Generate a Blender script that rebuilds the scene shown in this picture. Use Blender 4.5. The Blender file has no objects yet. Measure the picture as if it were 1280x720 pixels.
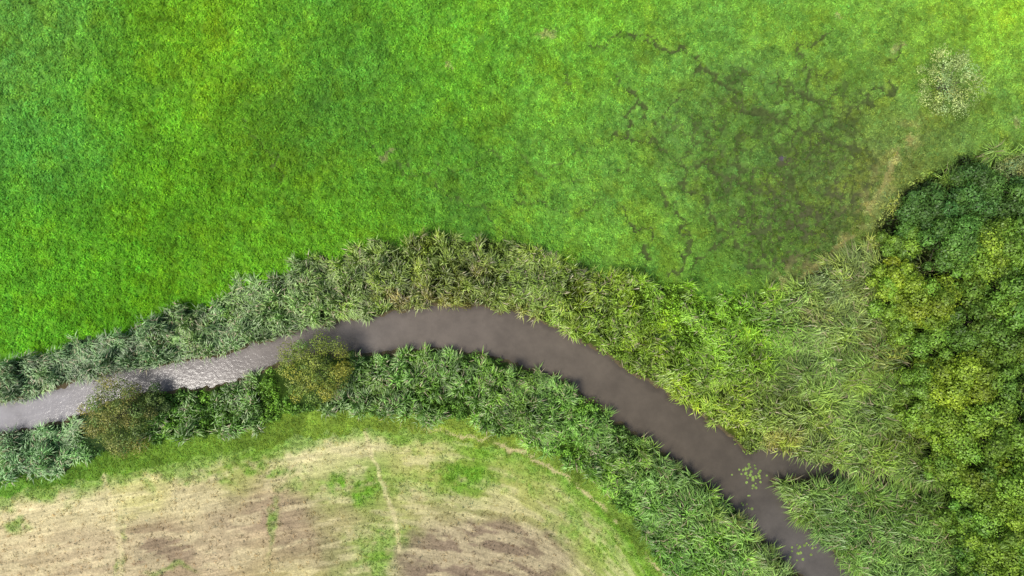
import bpy, math, numpy as np
from mathutils import Vector
rng=np.random.default_rng(7)
S=10.0; K=0.80
scene=bpy.context.scene
def lin(c):
    c=np.asarray(c,dtype=np.float64)/255.0
    return np.where(c<=0.04045,c/12.92,((c+0.055)/1.055)**2.4)*K
def toU(x): return x*S+640
def toV(y): return 360-y*S
def toX(u): return (u-640)/S
def toY(v): return (360-v)/S
# ---------- noise ----------
def vnoise(x,y,scale,seed):
    r=np.random.default_rng(seed); T=r.random((256,256)).astype(np.float32)
    a=x/scale+1000.37; b=y/scale+1000.71
    ia=np.floor(a).astype(np.int64); ib=np.floor(b).astype(np.int64)
    fa=a-ia; fb=b-ib; fa=fa*fa*(3-2*fa); fb=fb*fb*(3-2*fb)
    i0=ia&255;i1=(ia+1)&255;j0=ib&255;j1=(ib+1)&255
    return (T[i0,j0]*(1-fa)+T[i1,j0]*fa)*(1-fb)+(T[i0,j1]*(1-fa)+T[i1,j1]*fa)*fb
def fbm(x,y,scale,seed,o=4):
    s=0;a=1;t=0
    for k in range(o):
        s=s+a*vnoise(x+y*0.37*(k%2),y-x*0.37*(k%2),scale/(2**k),seed+k*13);t+=a;a*=0.55
    return s/t
def sstep(a,b,x):
    t=np.clip((x-a)/(b-a),0,1); return t*t*(3-2*t)
def chaikin(p,n=2):
    p=np.array(p,float)
    for _ in range(n):
        q=0.75*p[:-1]+0.25*p[1:]; r=0.25*p[:-1]+0.75*p[1:]
        m=np.empty((2*len(q),p.shape[1])); m[0::2]=q;m[1::2]=r
        p=np.vstack([p[:1],m,p[-1:]])
    return p
def pdist(U,V,p):
    p=np.array(p,float); best=np.full(U.shape,1e6)
    for a,b in zip(p[:-1],p[1:]):
        d=b[:2]-a[:2]; L=d@d+1e-9
        t=np.clip(((U-a[0])*d[0]+(V-a[1])*d[1])/L,0,1)
        q=np.hypot(U-a[0]-t*d[0],V-a[1]-t*d[1])
        if p.shape[1]>2: q=q-(a[2]+t*(b[2]-a[2]))
        np.minimum(best,q,out=best)
    return best
def rbf(U,V,pts,sig):
    num=np.zeros(U.shape+(3,)); den=np.full(U.shape,1e-9)
    for (u,v,c) in pts:
        w=np.exp(-((U-u)**2+(V-v)**2)/(2*sig*sig))+1e-5/(1+((U-u)**2+(V-v)**2)/1e4)
        num+=w[...,None]*lin(c); den+=w
    return num/den[...,None]
# ---------- layout (units of 0.1 m on the map) ----------
RIV=chaikin([(-400,560,19),(-150,545,18),(0,524,18),(60,513,20),(110,493,18),(160,478,17),(215,472,16),(270,464,17),(330,446,16),(380,426,16),(430,423,19),(470,418,24),(520,411,24),(570,409,26),(620,415,28),(670,430,28),(715,450,27),(755,477,28),(800,508,30),(850,540,31),(900,575,31),(935,608,31),(965,648,27),(1000,682,25),(1035,718,26),(1080,760,27),(1200,860,27),(1400,1000,27)])
INL=[(955,578,18),(1000,586,13),(1050,591,10),(1100,597,7),(1140,603,4),(1160,610,2)]
NOUT=np.array([(-400,505),(-150,480),(0,462),(60,440),(120,425),(200,398),(250,382),(300,364),(350,348),(400,326),(440,312),(490,300),(550,291),(620,296),(680,316),(740,337),(800,356),(850,364),(900,372),(950,372),(1000,352),(1050,335),(1085,300),(1110,262),(1140,225),(1200,195),(1280,180),(1500,170)],float)
SOUT=np.array([(-400,640),(0,597),(60,592),(100,572),(150,562),(200,552),(260,543),(330,527),(400,515),(450,512),(500,515),(560,522),(620,534),(680,560),(730,594),(770,628),(800,662),(825,700),(845,740),(900,830),(1000,1000)],float)
FOUT=np.array([(-400,670),(0,622),(100,600),(200,583),(300,562),(400,545),(460,537),(560,546),(640,566),(700,594),(750,632),(785,672),(812,715),(850,790),(950,1000)],float)
TEDGE=np.array([(180,1190),(225,1140),(260,1118),(320,1090),(400,1095),(450,1125),(520,1130),(600,1155),(660,1190),(900,1180)],float)
fx=np.arange(-92,92.01,0.2); fy=np.arange(-58,58.01,0.2)
X,Y=np.meshgrid(fx,fy,indexing='xy'); U=toU(X);V=toV(Y)
wu=(fbm(X,Y,4,11)-.5)*34; wv=(fbm(X,Y,4,31)-.5)*34
fu=(fbm(X,Y,1.2,51,2)-.5)*12; fv=(fbm(X,Y,1.2,71,2)-.5)*12
RD=np.minimum(pdist(U+fu,V+fv,RIV),pdist(U+fu,V+fv,INL))/S
RC=np.interp(U,RIV[:,0],RIV[:,1])
north=V<RC
nout=np.interp(U+wu,NOUT[:,0],NOUT[:,1]); sout=np.interp(U+wu*.4,SOUT[:,0],SOUT[:,1]); fout=np.interp(U,FOUT[:,0],FOUT[:,1])
V1=V+wv+fv*1.8
land=RD>0.0
z_nreed=land&north&(V1>nout)
z_wood=land&north&(U+wu>np.interp(V,TEDGE[:,0],TEDGE[:,1]))&(V1>nout+5)
z_sreed=land&(~north)&(V+wv*.8+fv*1.6<sout)
z_field=(~north)&(V+(wv*.5+fv*1.5)>fout)&~z_sreed
z_strip=(~north)&land&~z_field&~z_sreed
z_mead=north&land&~z_nreed
n1=fbm(X,Y,9,101,5);n2=fbm(X,Y,2.2,151,3);n3=fbm(X,Y,0.8,171,2);n4=fbm(X,Y,4.5,621,4)
# meadow colours
MP=[(40,60,(108,180,62)),(60,180,(92,170,56)),(60,300,(98,176,40)),(150,120,(104,178,42)),(200,230,(102,176,36)),(150,380,(98,176,36)),(260,60,(114,182,38)),(300,300,(104,176,38)),(340,180,(90,150,34)),(400,60,(98,170,46)),(420,140,(88,156,48)),(430,260,(104,176,40)),(500,180,(94,160,44)),(560,60,(106,180,46)),(600,240,(100,168,52)),(560,130,(98,172,46)),(680,160,(104,168,52)),(700,60,(112,182,52)),(760,20,(116,186,48)),(730,270,(110,176,54)),(830,320,(116,180,60)),(890,340,(106,168,54)),(790,230,(106,164,58)),(860,90,(100,158,62)),(870,40,(110,174,54)),(950,60,(104,164,58)),(940,130,(94,148,56)),(900,200,(94,148,52)),(990,190,(90,138,50)),(1000,280,(88,132,50)),(1050,230,(96,140,54)),(940,290,(92,142,50)),(1060,120,(102,158,56)),(1040,50,(108,168,56)),(1120,100,(112,162,60)),(1150,30,(126,186,58)),(1250,20,(138,202,54)),(1270,110,(120,178,62)),(1200,160,(106,156,62)),(1110,210,(114,146,68)),(1150,200,(110,148,64)),(980,20,(114,178,56))]
CM=rbf(U+wu*1.5,V+wv*1.5,MP,50)*np.array([1.50,1.19,1.6])
CM*=(1+(n1-.5)*.25)[...,None]; CM*=(1+(n4-.5)*.35)[...,None]; CM*=(1+(n2-.5)*.6)[...,None]; CM*=(1+(n3-.5)*.55)[...,None]
yel=sstep(.5,.75,fbm(X,Y,3,201,4)); CM[...,0]*=1+.14*yel; CM[...,2]*=1-.15*yel
blu=sstep(.5,.72,fbm(X,Y,2.2,231,4)); CM*=(1-blu[...,None]*np.array([.08,.06,-.08]))
# cracks / cattle tracks
CR=[[(770,90),(800,130),(818,180),(850,215),(880,250),(905,290),(950,330),(990,338),(1040,302),(1080,250),(1097,200),(1060,150),(1010,118),(960,100)],
[(800,55),(850,62),(890,92),(940,140),(985,160),(1030,170),(1090,190)],[(818,180),(765,172),(722,192),(690,215)],[(700,92),(716,128)],[(830,230),(862,300),(840,352)],
[(870,200),(930,230),(990,252),(1050,262)],[(455,150),(476,190),(500,212),(560,216),(622,192)],[(640,180),(662,214),(705,230),(742,214),(790,210)],
[(930,165),(925,230),(950,290),(965,330)],[(1000,160),(985,215),(1010,280)],[(800,130),(780,150),(792,180)],[(860,330),(905,300)],[(640,240),(700,262),(760,258)],[(780,262),(812,298),(800,340)],[(1010,118),(1000,60),(1040,30)],[(540,235),(600,262),(640,300)],[(895,92),(850,120),(818,150)],[(740,60),(790,40),(850,62)],[(1060,150),(1110,110),(1130,60)],[(300,150),(340,190),(350,240)]]
cw=(fbm(X,Y,2.0,301,4)-.5)*36; cv=(fbm(X,Y,2.0,331,4)-.5)*36
cd=np.full(U.shape,1e5)
for c in CR: np.minimum(cd,pdist(U+cw,V+cv,c),out=cd)
brk=fbm(X,Y,1.6,351,3)
crack=(1-sstep(1.0,3.6,cd))*sstep(.24,.42,brk)*np.where(U<760,.6,.95)
wet=(1-sstep(.7,1.2,np.hypot((U+wu-970)/150,(V+wv-200)/150)))
cx=rng.uniform(toX(700),toX(1140),420); cy=rng.uniform(toY(375),toY(30),420)
sub=(wet>0.01)
xs_=X[sub]+cw[sub]/S*.6; ys_=Y[sub]+cv[sub]/S*.6
d1=np.full(xs_.shape,1e6); d2=d1.copy()
for a,b in zip(cx,cy):
    d=np.hypot(xs_-a,ys_-b); m=d<d1
    d2=np.where(m,d1,np.minimum(d2,d)); d1=np.where(m,d,d1)
cell=np.zeros(U.shape); cell[sub]=(1-sstep(.06,.36,d2-d1))
crack=np.maximum(crack,cell*wet*.75*sstep(.38,.54,fbm(X,Y,2.5,371,3)))
mud=np.zeros(U.shape)
for (u,v,a,b,s) in [(978,200,9,8,1.),(1000,280,46,36,.8),(1055,245,36,28,.72),(940,275,34,28,.6),(900,215,38,34,.45),(1030,190,40,24,.55),(985,330,50,13,.8),(870,160,38,22,.35),(960,235,36,34,.55),(920,130,40,14,.35)]:
    mud=np.maximum(mud,s*(1-sstep(.5,1.25,np.hypot((U+cw-u)/a,(V+cv-v)/b))))
mud=np.clip(mud*sstep(.43,.58,fbm(X,Y,.55,391,3)+(mud>.96)*.25),0,1)
dark=np.clip(np.maximum(crack,mud),0,1)
CM*=(1-.4*dark)[...,None]; CM*=1-wet[...,None]*np.array([.0,.06,.0])
for (u,v,a,b) in [(682,45,9,5),(488,192,9,5),(560,78,5,4),(1268,152,5,3),(1125,60,5,4),(1052,18,6,3)]:
    m=(1-sstep(.5,1.3,np.hypot((U+fu*1.8-u)/a,(V+fv*1.8-v)/b)))*.55
    CM=CM*(1-m[...,None])+lin((192,184,132))*m[...,None]
soil=lin((78,92,48))
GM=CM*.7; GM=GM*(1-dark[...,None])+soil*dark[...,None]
mm=(mud*.6)[...,None]; GM=GM*(1-mm)+lin((88,84,64))*mm
pm=(1-sstep(.5,1.1,np.hypot((U+fu-978)/6,(V+fv-200)/5)))[...,None]; GM=GM*(1-pm)+lin((96,86,98))*pm; dark=np.maximum(dark,pm[...,0])
DP=pdist(U+fu*1.5,V+fv*1.5,[(972,358,1.5),(1020,337,2),(1050,308,2),(1076,268,2),(1100,235,3),(1125,190,3),(1140,165,1)])
dry=(1-sstep(0,5,DP))*sstep(.38,.58,n2+.03)*.85
dryw=(1-sstep(0,30,DP))*sstep(.42,.62,fbm(X,Y,1.2,521,3))*.5
dt=np.clip(dry+dryw,0,.9)[...,None]
CM=CM*(1-dt)+lin((176,176,110))*1.2*dt; GM=GM*(1-dt)+lin((150,146,90))*dt
# bank zones
NP=[(-100,520,(98,128,84)),(40,480,(98,128,84)),(150,440,(92,124,78)),(250,410,(88,120,68)),(350,380,(94,124,66)),(440,345,(102,128,60)),(520,330,(112,136,60)),(600,340,(114,136,58)),(560,370,(106,118,56)),(680,360,(108,134,52)),(660,330,(114,142,60)),(750,400,(110,138,44)),(820,420,(108,144,40)),(880,440,(108,150,40)),(860,380,(112,156,44)),(940,420,(104,148,42)),(900,500,(114,136,48)),(830,470,(112,134,48)),(960,520,(104,128,54)),(1020,400,(102,128,68)),(1060,360,(112,132,80)),(1040,450,(100,128,60)),(1060,520,(98,124,58)),(990,570,(108,124,58)),(1100,570,(90,114,50)),(1090,340,(106,128,68)),(1000,620,(98,136,64)),(1080,650,(96,134,60)),(1150,690,(100,132,68)),(1130,640,(88,118,48)),(1120,450,(84,118,46)),(1110,270,(130,144,80)),(1200,210,(106,138,60))]
SP=[(-50,570,(98,134,92)),(40,565,(96,132,86)),(100,560,(88,126,64)),(200,530,(78,116,44)),(260,520,(82,122,42)),(300,500,(78,114,48)),(340,500,(86,124,48)),(450,480,(92,126,62)),(520,470,(88,128,48)),(600,470,(90,126,58)),(600,500,(96,136,46)),(680,500,(94,126,62)),(720,540,(88,132,44)),(780,590,(94,136,52)),(800,560,(102,132,68)),(850,600,(100,130,68)),(850,650,(88,138,44)),(900,640,(102,134,62)),(900,700,(94,138,52)),(960,690,(112,138,80))]
CB=np.where(north[...,None],rbf(U+wu,V+wv,NP,38),rbf(U+wu,V+wv,SP,38))
CB=CB*(1+(n1-.5)*.6)[...,None]*(1+(n2-.5)*1.0)[...,None]*1.06
yb=sstep(.5,.72,fbm(X,Y,2.6,541,3))[...,None]; CB=CB*(1+yb*np.array([.2,.12,-.25]))
for (u,v,a,b,s) in [(545,376,60,10,.6),(640,388,40,9,.5),(975,555,26,28,.5),(490,372,26,10,.6),(1090,430,26,30,.35),(905,640,30,14,.35),(95,580,18,8,.7),(1000,395,30,20,.3),(610,340,18,10,.4)]:
    m=s*(1-sstep(.4,1.3,np.hypot((U+wu-u)/a,(V+wv*.6-v)/b)))[...,None]*sstep(.35,.6,n3)[...,None]
    CB=CB*(1-m)+lin((142,126,70))*m
# field
FP=[(-100,680,(190,174,132)),(30,650,(200,186,140)),(100,622,(204,194,144)),(30,700,(190,174,134)),(180,600,(194,188,126)),(250,620,(190,178,132)),(200,690,(162,144,112)),(100,680,(188,172,134)),(300,585,(160,168,92)),(330,625,(172,152,120)),(270,670,(184,168,132)),(360,665,(168,150,118)),(330,705,(178,160,124)),(400,570,(202,194,142)),(440,560,(198,190,136)),(410,610,(144,158,78)),(450,600,(114,150,50)),(470,615,(120,152,54)),(440,650,(168,156,112)),(520,570,(182,180,112)),(500,620,(174,168,110)),(590,580,(124,154,54)),(590,605,(126,152,58)),(550,550,(184,178,112)),(540,600,(150,166,76)),(640,590,(162,168,92)),(640,625,(168,170,98)),(560,640,(166,158,112)),(560,685,(152,138,110)),(620,670,(152,138,108)),(650,705,(152,140,106)),(700,640,(160,166,98)),(700,700,(156,152,104)),(740,690,(152,164,86)),(760,660,(138,162,68)),(790,710,(132,160,64)),(450,700,(148,156,92)),(480,680,(134,158,68)),(520,720,(148,136,108)),(350,720,(168,162,100))]
CF=rbf(U+wu*.9,V+wv*.7,FP,22)
rowd=(V-fout)/S
for (u,v,a,b,s) in [(600,695,118,46,.75),(205,690,42,18,.5),(330,640,80,26,.3),(395,690,44,26,.3)]:
    m=(s*(1-sstep(.82,1.08,np.hypot((U+wu*.9+fu-u)/a,(V+wv*.5+fv-v)/b))))[...,None]
    CF=CF*(1-m)+lin((126,110,92))*m
gp=np.zeros(U.shape)
for (u,v,a,b,s) in [(445,606,50,18,1),(585,592,58,22,.9),(325,582,48,9,.8),(255,600,50,7,.6),(470,690,28,34,.7),(350,650,8,34,.7),(150,690,6,40,.6),(15,665,20,14,.7),(620,560,60,8,.6),(770,670,35,40,.7),(380,600,40,8,.4),(210,712,30,5,.5),(720,650,34,34,.6),(660,600,30,20,.6),(520,610,60,14,.45)]:
    gp=np.maximum(gp,s*(1-sstep(.4,1.4,np.hypot((U+wu*1.5-u)/a,(V+wv*1.0+fv-v)/b))))
gp=gp*sstep(.30,.55,n2*.55+n3*.45)
edge=(1-sstep(.2,2.8,rowd+(n2-.5)*4))
gp=np.clip(np.maximum(gp,edge*.8),0,1)
CF=CF*(1-gp[...,None])+lin((112,160,48))*gp[...,None]
brn=sstep(5.0,8.0,rowd+(n1-.5)*7)*(1-gp)*.1
CF=CF*(1-brn[...,None])+lin((150,128,106))*brn[...,None]
pale=sstep(.48,.62,fbm(X/4,rowd,.9,561,3))*(1-gp)*.4; CF=CF*(1-pale[...,None])+lin((214,202,156))*pale[...,None]
CF*=(1+(n3-.5)*.2)[...,None]
trk=(1-sstep(1,4.2,np.minimum(pdist(U+fu*.6,V+fv*.6,[(450,520),(462,560),(476,600),(492,645),(500,690)]),pdist(U+fu*.6,V+fv*.6,[(122,560),(134,610),(146,670),(156,740)]))))*.6
CF=CF*(1-trk[...,None])+lin((214,202,152))*trk[...,None]
CF*=1.13
CS=rbf(U,V,[(0,610,(104,160,54)),(200,575,(112,160,52)),(420,528,(122,164,56)),(560,534,(130,164,60)),(700,580,(122,160,58)),(780,650,(120,162,60)),(840,740,(114,166,56))],80)*np.array([1.38,1.15,1.38])*(1+(n2-.5)*.9)[...,None]*(1+(n3-.5)*.6)[...,None]
PT=pdist(U+fu,V+fv,[(470,532),(560,540),(620,553),(680,580),(730,612),(775,655),(805,692),(828,722),(870,800)])
pt=(1-sstep(1.2,4.2,PT))*.8*sstep(480,600,U)*sstep(.28,.45,n2)
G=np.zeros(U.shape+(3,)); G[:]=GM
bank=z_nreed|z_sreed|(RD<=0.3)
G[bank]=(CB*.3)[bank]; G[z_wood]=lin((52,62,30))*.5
G[z_strip]=(CS*.75)[z_strip]; G[z_field]=CF[z_field]
ptm=(pt*(~bank))[...,None]; G=G*(1-ptm)+lin((206,190,142))*ptm
G[(RD<0.35)]=lin((98,88,64))
H=np.clip(-0.5+RD*0.7,-1.4,0)+ (n2-.5)*.2+(n3-.5)*.14*(1-z_field)-.12*dark*z_mead
H=np.where(RD<.2,np.clip(-0.5+RD*0.7,-1.4,0),H)
# ---------- mesh helper ----------
def build(name,verts,facelist,cols=None,mats=(),matidx=None,smooth=False,extra=None):
    me=bpy.data.meshes.new(name)
    verts=np.ascontiguousarray(verts,dtype=np.float32)
    me.vertices.add(len(verts)); me.vertices.foreach_set('co',verts.ravel())
    li=np.concatenate([f.ravel() for f in facelist]).astype(np.int32)
    tot=np.concatenate([np.full(len(f),f.shape[1]) for f in facelist]); st=np.concatenate([[0],np.cumsum(tot)[:-1]]).astype(np.int32)
    me.loops.add(len(li)); me.loops.foreach_set('vertex_index',li)
    me.polygons.add(len(st)); me.polygons.foreach_set('loop_start',st)
    if matidx is not None: me.polygons.foreach_set('material_index',np.asarray(matidx,dtype=np.int32))
    me.polygons.foreach_set('use_smooth',np.full(len(st),smooth))
    me.update(calc_edges=True)
    if cols is not None:
        a=me.color_attributes.new('Col','FLOAT_COLOR','POINT')
        c=np.ones((len(verts),4),np.float32); c[:,:3]=np.clip(cols,0,.85); a.data.foreach_set('color',c.ravel())
    if extra:
        for k,v in extra.items():
            a=me.attributes.new(k,'FLOAT','POINT'); a.data.foreach_set('value',np.ascontiguousarray(v,dtype=np.float32))
    for m in mats: me.materials.append(m)
    o=bpy.data.objects.new(name,me); scene.collection.objects.link(o); return o
# ---------- materials ----------
def newmat(n):
    m=bpy.data.materials.new(n); m.use_nodes=True; nt=m.node_tree; nt.nodes.clear(); return m,nt,nt.nodes,nt.links
def leafmat(n,trans=.3,rough=.5,gloss=.0):
    m,nt,N,L=newmat(n)
    a=N.new('ShaderNodeAttribute'); a.attribute_name='Col'
    p=N.new('ShaderNodeBsdfDiffuse')
    t=N.new('ShaderNodeBsdfTranslucent'); mx=N.new('ShaderNodeMixShader'); mx.inputs[0].default_value=trans
    o=N.new('ShaderNodeOutputMaterial')
    L.new(a.outputs['Color'],p.inputs['Color']); L.new(a.outputs['Color'],t.inputs['Color'])
    L.new(p.outputs[0],mx.inputs[1]); L.new(t.outputs[0],mx.inputs[2]); out=mx.outputs[0]
    if gloss>0:
        g=N.new('ShaderNodeBsdfGlossy'); g.inputs['Roughness'].default_value=rough; g.inputs['Color'].default_value=(.9,.9,.9,1)
        m2=N.new('ShaderNodeMixShader'); m2.inputs[0].default_value=gloss; L.new(out,m2.inputs[1]); L.new(g.outputs[0],m2.inputs[2]); out=m2.outputs[0]
    L.new(out,o.inputs[0]); return m
m_grass=leafmat('grass_blade',.3); m_reed=leafmat('reed_leaf',.22,.45,.05); m_leaf=leafmat('tree_leaf',.22,.5,.03)
m_bark,nt,N,L=newmat('bark')
p=N.new('ShaderNodeBsdfPrincipled'); o=N.new('ShaderNodeOutputMaterial'); nz=N.new('ShaderNodeTexNoise'); nz.inputs['Scale'].default_value=9
cr=N.new('ShaderNodeValToRGB'); cr.color_ramp.elements[0].color=(.05,.04,.03,1); cr.color_ramp.elements[1].color=(.2,.17,.13,1)
L.new(nz.outputs['Fac'],cr.inputs[0]); L.new(cr.outputs[0],p.inputs['Base Color']); p.inputs['Roughness'].default_value=.9; L.new(p.outputs[0],o.inputs[0])
# ground
m_gr,nt,N,L=newmat('ground_soil_and_turf')
p=N.new('ShaderNodeBsdfPrincipled'); o=N.new('ShaderNodeOutputMaterial'); p.inputs['Roughness'].default_value=.95; p.inputs['Specular IOR Level'].default_value=.15
at=N.new('ShaderNodeAttribute'); at.attribute_name='Col'
ar=N.new('ShaderNodeAttribute'); ar.attribute_name='rowd'; af=N.new('ShaderNodeAttribute'); af.attribute_name='field'
tc=N.new('ShaderNodeTexCoord'); sx=N.new('ShaderNodeSeparateXYZ'); L.new(tc.outputs['Object'],sx.inputs[0])
def math_(op,a=None,b=None):
    n=N.new('ShaderNodeMath'); n.operation=op
    for i,v in enumerate((a,b)):
        if v is None: continue
        if isinstance(v,(int,float)): n.inputs[i].default_value=v
        else: L.new(v,n.inputs[i])
    return n.outputs[0]
def noise(vec,scale,det=4,rough=.6):
    n=N.new('ShaderNodeTexNoise'); n.inputs['Scale'].default_value=scale; n.inputs['Detail'].default_value=det; n.inputs['Roughness'].default_value=rough; L.new(vec,n.inputs['Vector']); return n.outputs['Fac']
def mrng(v,a,b,c,d):
    n=N.new('ShaderNodeMapRange'); n.inputs[1].default_value=a;n.inputs[2].default_value=b;n.inputs[3].default_value=c;n.inputs[4].default_value=d; L.new(v,n.inputs[0]); return n.outputs[0]
cb=N.new('ShaderNodeCombineXYZ'); L.new(math_('MULTIPLY',ar.outputs['Fac'],1.0),cb.inputs[0]); L.new(math_('MULTIPLY',sx.outputs[0],.07),cb.inputs[1])
streak=mrng(noise(cb.outputs[0],2.0,4,.75),.3,.7,.70,1.30)
fine=mrng(noise(tc.outputs['Object'],3.2,6,.8),.3,.7,.62,1.38)
fine2=mrng(noise(tc.outputs['Object'],.7,5,.7),.3,.7,.87,1.13)
fs=math_('ADD',math_('MULTIPLY',math_('SUBTRACT',streak,1.0),af.outputs['Fac']),1.0)
tot=math_('MULTIPLY',math_('MULTIPLY',fs,fine),fine2)
vm=N.new('ShaderNodeVectorMath'); vm.operation='SCALE'; L.new(at.outputs['Color'],vm.inputs[0]); L.new(tot,vm.inputs['Scale']); L.new(vm.outputs[0],p.inputs['Base Color'])
bp=N.new('ShaderNodeBump'); bp.inputs['Strength'].default_value=.8; bp.inputs['Distance'].default_value=.12; L.new(noise(tc.outputs['Object'],4.0,5,.75),bp.inputs['Height']); L.new(bp.outputs[0],p.inputs['Normal'])
L.new(p.outputs[0],o.inputs[0])
far=np.array([100,120,150,200,300,500,900,1600,3000.])
gx=np.concatenate([-far[::-1],fx,far]); gy=np.concatenate([-far[::-1],fy,far]); nf=len(far)
def padf(A): return np.pad(A,[(nf,nf),(nf,nf)]+[(0,0)]*(A.ndim-2),mode='edge')
GX,GY=np.meshgrid(gx,gy); GH=np.pad(H,nf,mode='edge')
nx=len(gx);ny=len(gy)
ii,jj=np.meshgrid(np.arange(nx-1),np.arange(ny-1)); b0=(jj*nx+ii).ravel()
faces=np.stack([b0,b0+1,b0+1+nx,b0+nx],1)
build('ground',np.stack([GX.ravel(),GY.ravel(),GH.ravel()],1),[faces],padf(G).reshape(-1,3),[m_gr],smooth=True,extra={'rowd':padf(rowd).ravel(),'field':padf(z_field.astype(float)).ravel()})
# water
m_w,nt,N,L=newmat('muddy_river_water')
p=N.new('ShaderNodeBsdfPrincipled'); o=N.new('ShaderNodeOutputMaterial'); at=N.new('ShaderNodeAttribute'); at.attribute_name='Col'
p.inputs['Roughness'].default_value=.12; p.inputs['IOR'].default_value=1.33
tc=N.new('ShaderNodeTexCoord')
vm=N.new('ShaderNodeVectorMath'); vm.operation='SCALE'; L.new(at.outputs['Color'],vm.inputs[0]); L.new(mrng(noise(tc.outputs['Object'],.35,5,.65),.3,.7,.82,1.18),vm.inputs['Scale']); L.new(vm.outputs[0],p.inputs['Base Color'])
bp=N.new('ShaderNodeBump'); bp.inputs['Strength'].default_value=.3; bp.inputs['Distance'].default_value=.04; L.new(noise(tc.outputs['Object'],2.2,3,.5),bp.inputs['Height']); L.new(bp.outputs[0],p.inputs['Normal'])
L.new(p.outputs[0],o.inputs[0])
nfx=len(fx);nfy=len(fy)
ii,jj=np.meshgrid(np.arange(nfx-1),np.arange(nfy-1)); b0=(jj*nfx+ii).ravel(); wf=np.stack([b0,b0+1,b0+1+nfx,b0+nfx],1)
keep=(RD.ravel()[wf].min(1)<.7); wf=wf[keep]
used,inv=np.unique(wf,return_inverse=True)
WC=rbf(U,V,[(-100,540,(164,164,168)),(30,520,(160,158,162)),(150,480,(142,139,138)),(260,468,(134,128,124)),(400,430,(122,115,108)),(560,410,(116,107,97)),(700,440,(110,101,89)),(800,510,(102,93,80)),(900,580,(94,86,74)),(1000,690,(108,103,97)),(1100,600,(58,56,44))],60)  # pale blue-grey at the left end is sky reflection painted into the water colour
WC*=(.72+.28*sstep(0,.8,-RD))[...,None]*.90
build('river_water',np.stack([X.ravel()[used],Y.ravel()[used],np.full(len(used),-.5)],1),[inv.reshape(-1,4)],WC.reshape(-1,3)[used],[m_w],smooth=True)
# ---------- lookups ----------
def idx(x,y):
    return np.clip(((y-fy[0])/.2+.5).astype(int),0,nfy-1),np.clip(((x-fx[0])/.2+.5).astype(int),0,nfx-1)
def jit(x0,x1,y0,y1,s):
    a,b=np.meshgrid(np.arange(x0,x1,s),np.arange(y0,y1,s)); a=a.ravel();b=b.ravel()
    return a+rng.uniform(-.5,.5,a.size)*s*1.5,b+rng.uniform(-.5,.5,a.size)*s*1.5
# ---------- grass tussocks ----------
def tuss(name,cx,cy,cz,ccol,nb,rad,hg,W,mat):
    n=len(cx); r=np.repeat(np.arange(n),nb); m=len(r)
    a=rng.uniform(0,2*np.pi,m); q=np.sqrt(rng.random(m)); R_=rad[r]; Hh=hg[r]
    bx=cx[r]+np.cos(a)*q*R_*.7; by=cy[r]+np.sin(a)*q*R_*.7; bz=cz[r]+Hh*(1-q*q)*rng.uniform(.5,1,m)
    a2=a+rng.normal(0,.8,m); Ln=R_*rng.uniform(.35,.85,m); dx=np.cos(a2);dy=np.sin(a2); w=W*rng.uniform(.6,1.35,m)
    v=np.empty((m,3,3)); v[:,0]=np.stack([bx-dy*w,by+dx*w,bz],1); v[:,1]=np.stack([bx+dy*w,by-dx*w,bz],1); v[:,2]=np.stack([bx+dx*Ln,by+dy*Ln,bz-Hh*.3+rng.uniform(-.06,.12,m)],1)
    tone=(rng.uniform(.64,1.38,n)[r]*rng.uniform(.78,1.28,m))[:,None]
    hue=rng.normal(0,.07,n)[r]
    c=ccol[r]*tone; c[:,0]*=1+hue; c[:,2]*=1-hue
    return build(name,v.reshape(-1,3),[np.arange(3*m).reshape(-1,3)],np.repeat(c,3,axis=0),[mat])
n=108000
x=rng.uniform(-72,72,n); y=rng.uniform(-8,44,n); j,i=idx(x,y)
dens=(1-.97*dark[j,i])*(1-.6*dry[j,i])*(.7+.3*sstep(.3,.6,n3[j,i]))
k=z_mead[j,i]&(rng.random(n)<dens); x,y,j,i=x[k],y[k],j[k],i[k]; nn_=len(x)
sz=np.where(rng.random(nn_)<.18,rng.uniform(.4,.6,nn_),rng.uniform(.2,.38,nn_))
near=np.zeros(nn_)
for dj,di in ((1,0),(-1,0),(0,1),(0,-1)): near=np.maximum(near,dark[np.clip(j+dj,0,nfy-1),np.clip(i+di,0,nfx-1)])
sz=sz*(1-.5*near)*(1-.15*wet[j,i])
tuss('meadow_grass',x,y,H[j,i],CM[j,i],9,sz,sz*rng.uniform(.25,1.2,nn_)+.3*np.clip(n2[j,i]-.4,0,1),.072,m_grass)
n=60000
x=rng.uniform(-72,30,n); y=rng.uniform(-43,-14,n); j,i=idx(x,y)
pr=np.where(z_strip[j,i],1.,np.where(z_field[j,i],np.clip(gp[j,i],0,1)*.75+.10,0))*(1-pt[j,i]*.95)
k=rng.random(n)<pr; x,y,j,i=x[k],y[k],j[k],i[k]; nn_=len(x)
tuss('field_margin_grass',x,y,H[j,i],np.where(z_strip[j,i][:,None],CS[j,i],CF[j,i]),6,rng.uniform(.12,.34,nn_),rng.uniform(.03,.2,nn_),.055,m_grass)
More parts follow.
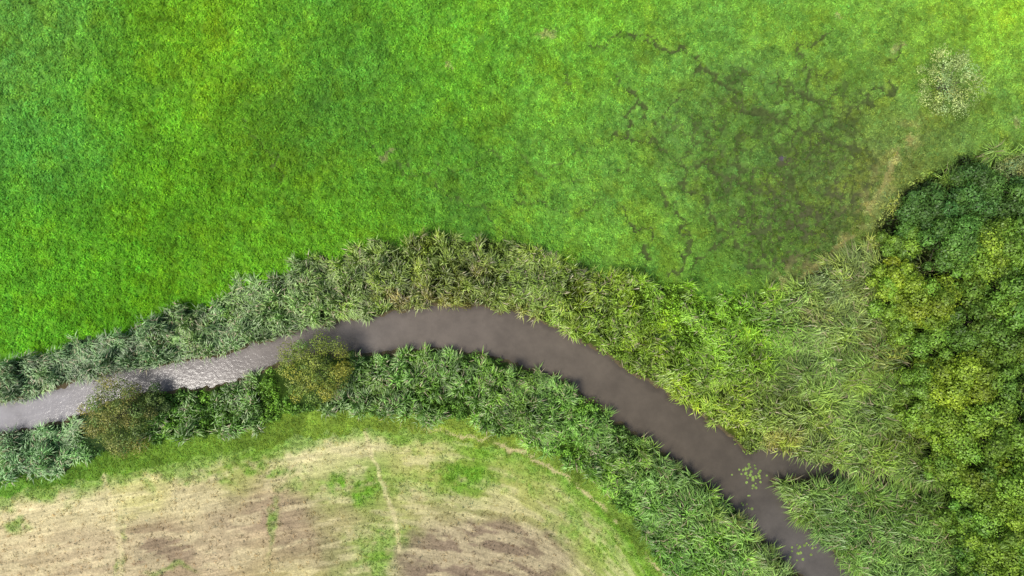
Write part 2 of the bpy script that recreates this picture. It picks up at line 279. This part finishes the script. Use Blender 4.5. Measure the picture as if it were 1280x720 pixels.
# ---------- reeds ----------
SHR=[(140,522,44),(390,464,44),(192,506,16)]
def clear_shrub(u,v):
    o=np.ones(len(u),bool)
    for a,b,r in SHR: o&=np.hypot(u-a,v-b)>r
    return o
def blades(x,y,z,ang,Ln,w,h,col):
    n=len(x);dx=np.cos(ang);dy=np.sin(ang);v=np.empty((n,5,3))
    v[:,0]=np.stack([x-dy*w*.5,y+dx*w*.5,z],1);v[:,1]=np.stack([x+dy*w*.5,y-dx*w*.5,z],1)
    mx=x+dx*Ln*.45;my=y+dy*Ln*.45;mz=z+h
    v[:,2]=np.stack([mx-dy*w,my+dx*w,mz],1);v[:,3]=np.stack([mx+dy*w,my-dx*w,mz],1)
    v[:,4]=np.stack([x+dx*Ln,y+dy*Ln,z+h*rng.uniform(.7,1.15,n)],1)
    b=np.arange(n)[:,None]*5
    return v.reshape(-1,3),b+np.array([[0,1,3,2]]),b+np.array([[2,3,4]]),np.repeat(col,5,axis=0)
def reed_obj(name,cx,cy,cz,ccol,nb,Lm,Hm,wd,coh=.6,dryp=.06):
    n=len(cx); r=np.repeat(np.arange(n),nb); m=len(r)
    wind=fbm(cx,cy,4,411,3)*2*np.pi*2.4
    a=np.where(rng.random(m)<coh,wind[r]+rng.normal(0,.45,m),rng.uniform(0,2*np.pi,m))
    rad=rng.random(m)**.5*.42; ta=rng.uniform(0,2*np.pi,m)
    hum=.35+1.2*sstep(.3,.68,fbm(cx,cy,1.9,711,2))
    hs=(Hm*hum*rng.uniform(.6,1.25,n))[r]*rng.uniform(.5,1.1,m); Ln=Lm[r]*rng.uniform(.5,1.35,m)
    tone=rng.uniform(.65,1.35,n)[r]*rng.uniform(.55,1.6,m)
    c=ccol[r]*tone[:,None]; d=rng.random(m)<dryp; c[d]=lin((190,180,136))*rng.uniform(.6,1.2,d.sum())[:,None]
    v,q,t,cc=blades(cx[r]+np.cos(ta)*rad,cy[r]+np.sin(ta)*rad,cz[r]+hs*.3*rng.random(m),a,Ln,wd*rng.uniform(.6,1.4,m),hs*.75,c)
    return build(name,v,[q,t],cc,[m_reed])
x,y=jit(-72,72,-45,20,.66); j,i=idx(x,y); u=toU(x);v=toV(y)
RDl=RD[j,i]; reedy=fbm(x,y,4,431,3); cs_=clear_shrub(u,v)
inl=(u>965)&(pdist(u,v,INL)<5)
k=z_nreed[j,i]&(RDl>.36)&~inl&~(z_wood[j,i]&(rng.random(len(x))<.8))&(rng.random(len(x))>dry[j,i]*.9)
pr=np.where(u<470,.95,np.where(u<700,.5,np.where((u>950)&(v>330),.88,.32)))
pr=np.clip(pr+(reedy-.5)*1.3,0.03,1); isr=rng.random(len(x))<pr
A=k&isr; ja,ia=j[A],i[A]
far_r=sstep(930,1010,u[A])
low=.55+.45*sstep(.2,1.5,RDl)   # plants get lower towards the waterline
reed_obj('reed_bed',x[A],y[A],H[ja,ia],CB[ja,ia]*np.array([1.95,1.85,1.7]),36,1.1+.75*far_r,1.8*low[A],.05,dryp=.08)
Bn=k&~isr
k2=z_sreed[j,i]&(RDl>.36)&cs_
prs=np.clip(np.where(u<100,1.,np.where(u<440,.12,np.where(u<620,.35,.45)))+(reedy-.5)*1.8,0,1); iss=rng.random(len(x))<prs
C_=k2&iss; jc,ic=j[C_],i[C_]
reed_obj('reed_fringe',x[C_],y[C_],H[jc,ic],CB[jc,ic]*np.array([1.95,1.85,1.7]),36,1.1+.5*sstep(760,900,u[C_]),1.6*low[C_],.05,dryp=.09)
Bs=k2&~iss
# ---------- leafy clumps ----------
def leaves(cx,cy,cz,nrm,size,col,asp=.55):
    n=len(cx); t=np.cross(nrm,rng.normal(size=(n,3))); t/=np.linalg.norm(t,axis=1)[:,None]+1e-9; b=np.cross(nrm,t)
    c=np.stack([cx,cy,cz],1); s=size[:,None]; v=np.empty((n,4,3))
    v[:,0]=c+t*s;v[:,1]=c+b*s*asp;v[:,2]=c-t*s;v[:,3]=c-b*s*asp
    return v.reshape(-1,3),np.arange(4*n).reshape(-1,4),np.repeat(col,4,axis=0)
def dome_leaves(cx,cy,cz,rad,hgt,col,nl,s0,s1):
    n=len(cx); r=np.repeat(np.arange(n),nl); m=len(r)
    d=rng.normal(size=(m,3)); d[:,2]=np.abs(d[:,2])+.1; d/=np.linalg.norm(d,axis=1)[:,None]
    q=rng.uniform(.55,1.08,m)
    px=cx[r]+d[:,0]*rad[r]*q; py=cy[r]+d[:,1]*rad[r]*q; pz=cz[r]+d[:,2]*hgt[r]*q
    nn=d+rng.normal(0,.4,(m,3)); nn/=np.linalg.norm(nn,axis=1)[:,None]
    tone=rng.uniform(.6,1.45,n)[r]*rng.uniform(.6,1.5,m)
    return leaves(px,py,pz,nn,rng.uniform(s0,s1,m),col[r]*tone[:,None])
for nm,B,mul in (('riverbank_tall_herbs',Bn,1.5),('riverbank_nettles',Bs,1.45)):
    jb,ib=j[B],i[B]; nb=B.sum()
    vv,q,cc=dome_leaves(x[B],y[B],H[jb,ib],rng.uniform(.35,.9,nb),rng.uniform(.3,1.8,nb)*low[B],CB[jb,ib]*mul*np.array([1.04,1.03,.9]),50,.08,.17)
    build(nm,vv,[q],cc,[m_leaf])
x2,y2=jit(44,78,-45,20,.9); j2,i2=idx(x2,y2); k=z_wood[j2,i2]; x2,y2,j2,i2=x2[k],y2[k],j2[k],i2[k]; n=len(x2)
vv,q,cc=dome_leaves(x2,y2,H[j2,i2],rng.uniform(.5,1.1,n),rng.uniform(.4,1.8,n),np.tile(lin((84,114,44)),(n,1)),30,.12,.22)
build('woodland_undergrowth',vv,[q],cc,[m_leaf])
# ---------- trees ----------
def tube(p0,p1,r0,r1,k=6):
    p0=np.array(p0,float);p1=np.array(p1,float); d=p1-p0; d/=np.linalg.norm(d)+1e-9
    a=np.cross(d,[0.3,.9,.1]); a/=np.linalg.norm(a); b=np.cross(d,a); th=np.arange(k)*2*np.pi/k
    ring=np.cos(th)[:,None]*a+np.sin(th)[:,None]*b
    v=np.vstack([p0+ring*r0,p1+ring*r1]); f=np.array([[q_,(q_+1)%k,k+(q_+1)%k,k+q_] for q_ in range(k)]); return v,f
def tree(name,u,v,Rpx,Ht,col,npuff=20,nl=420,s0=.10,s1=.2,var=.16,bark=.14,flat=.62,mul=1.45,pw=(.18,.36),lowc=None,sq=.9,twc=(.1,.085,.065)):
    zc=Ht*.8; sc=1-zc/85.33; bx=toX(u)*sc; by=toY(v)*sc; R=Rpx/S*sc
    V_=[];F=[];C=[];M=[];off=0
    def add(vv,ff,cc,mi):
        nonlocal off
        V_.append(vv);F.append(ff+off);C.append(cc);M.append(np.full(len(ff),mi));off+=len(vv)
    base=lin(col)*mul; barkc=np.array([twc])
    fork=np.array([bx,by,Ht*.32])
    w,f=tube((bx,by,-.2),fork,bark*1.3,bark*.9); add(w,f,np.repeat(barkc,len(w),0),1)
    pr=np.sqrt((np.arange(npuff)+.4)/npuff)*.82; pa=np.arange(npuff)*2.39996+rng.uniform(0,6.28)
    pr=pr*rng.uniform(.75,1.15,npuff); pa+=rng.normal(0,.3,npuff)
    for r_,a_ in zip(pr,pa):
        hz=Ht*(1-flat)+Ht*flat*math.sqrt(max(0,1-min(r_,1)**2))*rng.uniform(.7,1.1)
        rad=R*rng.uniform(*pw)
        pc=np.array([bx+math.cos(a_)*r_*R,by+math.sin(a_)*r_*R,max(hz-rad*.5,.5)])
        md=(fork*.5+pc*.5)+rng.normal(0,.15,3)
        w,f=tube(fork,md,bark*.5,bark*.3,5); add(w,f,np.repeat(barkc,len(w),0),1)
        w,f=tube(md,pc,bark*.3,bark*.08,5); add(w,f,np.repeat(barkc,len(w),0),1)
        for _ in range(4):
            w,f=tube(md*.3+pc*.7,pc+rng.normal(0,rad*.6,3),bark*.12,bark*.04,3); add(w,f,np.repeat(barkc,len(w),0),1)
        m=int(nl*(rad/(R*.27))**1.6)
        d=rng.normal(size=(m,3)); d[:,2]+=.4; d/=np.linalg.norm(d,axis=1)[:,None]
        ph=rng.uniform(0,6,3); lump=1+.2*np.sin(d[:,0]*5+ph[0])*np.sin(d[:,1]*5+ph[1])+.1*np.sin(d[:,2]*7+ph[2])
        q_=rng.uniform(.66,1.06,m)*lump
        P=pc+d*(rad*q_)[:,None]*np.array([1,1,sq])
        nn=d+rng.normal(0,.35,(m,3)); nn/=np.linalg.norm(nn,axis=1)[:,None]
        tone=rng.uniform(1-var*2,1+var*2)
        hue=rng.normal(0,.08)
        bc=base if (lowc is None or rng.random()<.6) else lin(lowc)*mul
        cc=bc*tone*rng.uniform(.6,1.5,m)[:,None]*np.array([1+hue,1,1-hue])
        vv,ff,c4=leaves(P[:,0],P[:,1],P[:,2],nn,rng.uniform(s0,s1,m),cc,.6); add(vv,ff,c4,0)
    return build(name,np.vstack(V_),[np.vstack(F)],np.vstack(C),[m_leaf,m_bark],matidx=np.concatenate(M))
YG=(122,146,42);MG=(98,132,46);DG=(74,108,46);OG=(110,140,46)
TR=[(1165,262,40,6,DG),(1222,240,42,7,DG),(1272,255,42,6.5,(76,112,50)),(1128,303,30,5,MG),(1196,300,42,8,(82,118,46)),(1252,312,46,8.5,OG),(1124,350,34,6,YG),(1165,378,42,8,YG),(1212,352,40,7,MG),(1268,375,45,9.5,MG),(1128,398,32,5.5,OG),(1172,430,38,6.5,MG),(1222,412,44,9,(92,122,42)),(1275,432,45,9,(96,126,42)),(1160,478,34,6,OG),(1206,476,42,9,YG),(1254,488,44,8.5,MG),(1156,525,32,5.5,OG),(1196,535,42,8,(116,144,44)),(1245,548,46,10,OG),(1186,582,36,6.5,OG),(1228,602,44,8.5,(110,138,44)),(1275,612,46,9.5,OG),(1212,648,34,6,MG),(1254,664,44,9,OG),(1226,700,36,6.5,MG),(1270,728,44,9,OG),(1225,752,38,7,MG),
(1300,300,45,8,MG),(1316,360,46,9,MG),(1320,430,46,9,OG),(1300,492,42,8,DG),(1310,556,46,9,OG),(1322,630,46,9,MG),(1308,690,46,9,MG),(1320,750,46,9,OG),(1322,235,40,6,DG),(1370,330,46,9,MG),(1375,420,46,9,OG),(1372,520,46,9,MG),(1380,620,46,9,OG),(1378,720,46,9,MG)]
for t in TR:
    tree('deciduous_tree',*t,npuff=int(rng.integers(15,24)),nl=int(rng.integers(300,380)),s0=.10,s1=.19,pw=(.16,.42),flat=.72,var=.17,mul=1.55)
def shrub(u,v,R,Ht,col,**kw): return tree('riverside_shrub',u,v,R,Ht,col,**kw)
shrub(140,522,54,5.0,(134,132,66),npuff=46,nl=400,s0=.06,s1=.12,var=.10,bark=.08,flat=.8,mul=1.65,pw=(.15,.27),lowc=(104,122,56))
shrub(192,506,26,2.4,(88,108,50),npuff=14,nl=240,s0=.06,s1=.13,var=.1,bark=.05,mul=1.4)
shrub(390,462,54,5.0,(130,140,58),npuff=46,nl=400,s0=.06,s1=.12,var=.10,bark=.08,flat=.8,mul=1.65,pw=(.15,.27),lowc=(108,128,50))
shrub(434,450,18,1.9,(84,112,46),npuff=10,nl=160,s0=.06,s1=.13,var=.1,bark=.05,mul=1.4)
tree('willow_shrub',1190,102,52,3.6,(146,162,98),npuff=46,nl=260,s0=.06,s1=.12,var=.12,bark=.07,flat=.85,mul=1.9,pw=(.12,.24),lowc=(126,148,80),twc=(.25,.23,.18))
tree('willow_shrub',1278,212,28,2.8,(134,150,92),npuff=18,nl=190,s0=.06,s1=.12,var=.12,bark=.06,mul=1.6)
# ---------- lily pads ----------
vs=[];fs=[];cs=[];off=0
for (u,v,su,sv,n_) in [(938,590,10,5,26),(946,602,8,5,16),(1003,694,6,5,12),(1012,682,5,5,8),(930,628,8,6,8)]:
    for _ in range(n_):
        cx_=toX(u+rng.normal(0,su));cy_=toY(v+rng.normal(0,sv)); jj_,ii_=idx(np.array([cx_]),np.array([cy_]))
        if RD[jj_,ii_][0]>-.1: continue
        r_=rng.uniform(.09,.2); a0=rng.uniform(0,6.28); th=a0+np.linspace(.25,6.03,9); zz=-.49+rng.uniform(0,.02)
        pts=np.vstack([[cx_,cy_,zz],np.stack([cx_+np.cos(th)*r_,cy_+np.sin(th)*r_,np.full(9,zz)+rng.uniform(0,.015,9)],1)])
        vs.append(pts); fs.append(np.array([[0,k_,k_+1] for k_ in range(1,9)])+off); off+=10
        cs.append(np.tile(lin((138,166,76))*rng.uniform(.8,1.4),(10,1)))
build('water_lily_pads',np.vstack(vs),[np.vstack(fs)],np.vstack(cs),[m_leaf])
# ---------- light, world, camera ----------
to_sun=Vector((-0.52,-0.36,1.1)).normalized(); el=math.asin(to_sun.z); rot=math.atan2(to_sun.x,to_sun.y)
sd=bpy.data.lights.new('sun','SUN'); sd.energy=3.3; sd.angle=math.radians(18); sd.color=(1,.95,.86)
so=bpy.data.objects.new('sun',sd); so.rotation_mode='QUATERNION'; so.rotation_quaternion=to_sun.to_track_quat('Z','Y'); so.location=(0,0,60); scene.collection.objects.link(so)
w=bpy.data.worlds.new('World'); scene.world=w; w.use_nodes=True; nt=w.node_tree; nt.nodes.clear()
sk=nt.nodes.new('ShaderNodeTexSky'); sk.sky_type='NISHITA'; sk.sun_disc=False; sk.sun_elevation=el; sk.sun_rotation=rot%(2*math.pi); sk.dust_density=3.0
bg=nt.nodes.new('ShaderNodeBackground'); bg.inputs[1].default_value=.15; ow=nt.nodes.new('ShaderNodeOutputWorld')
nt.links.new(sk.outputs[0],bg.inputs[0]); nt.links.new(bg.outputs[0],ow.inputs[0])
cd_=bpy.data.cameras.new('camera'); cd_.lens=24; cd_.sensor_width=36; cd_.clip_end=5000
co=bpy.data.objects.new('camera',cd_); co.location=(0,0,85.33); scene.collection.objects.link(co); scene.camera=co
scene.view_settings.view_transform='Standard'; scene.view_settings.look='None'; scene.view_settings.exposure=0
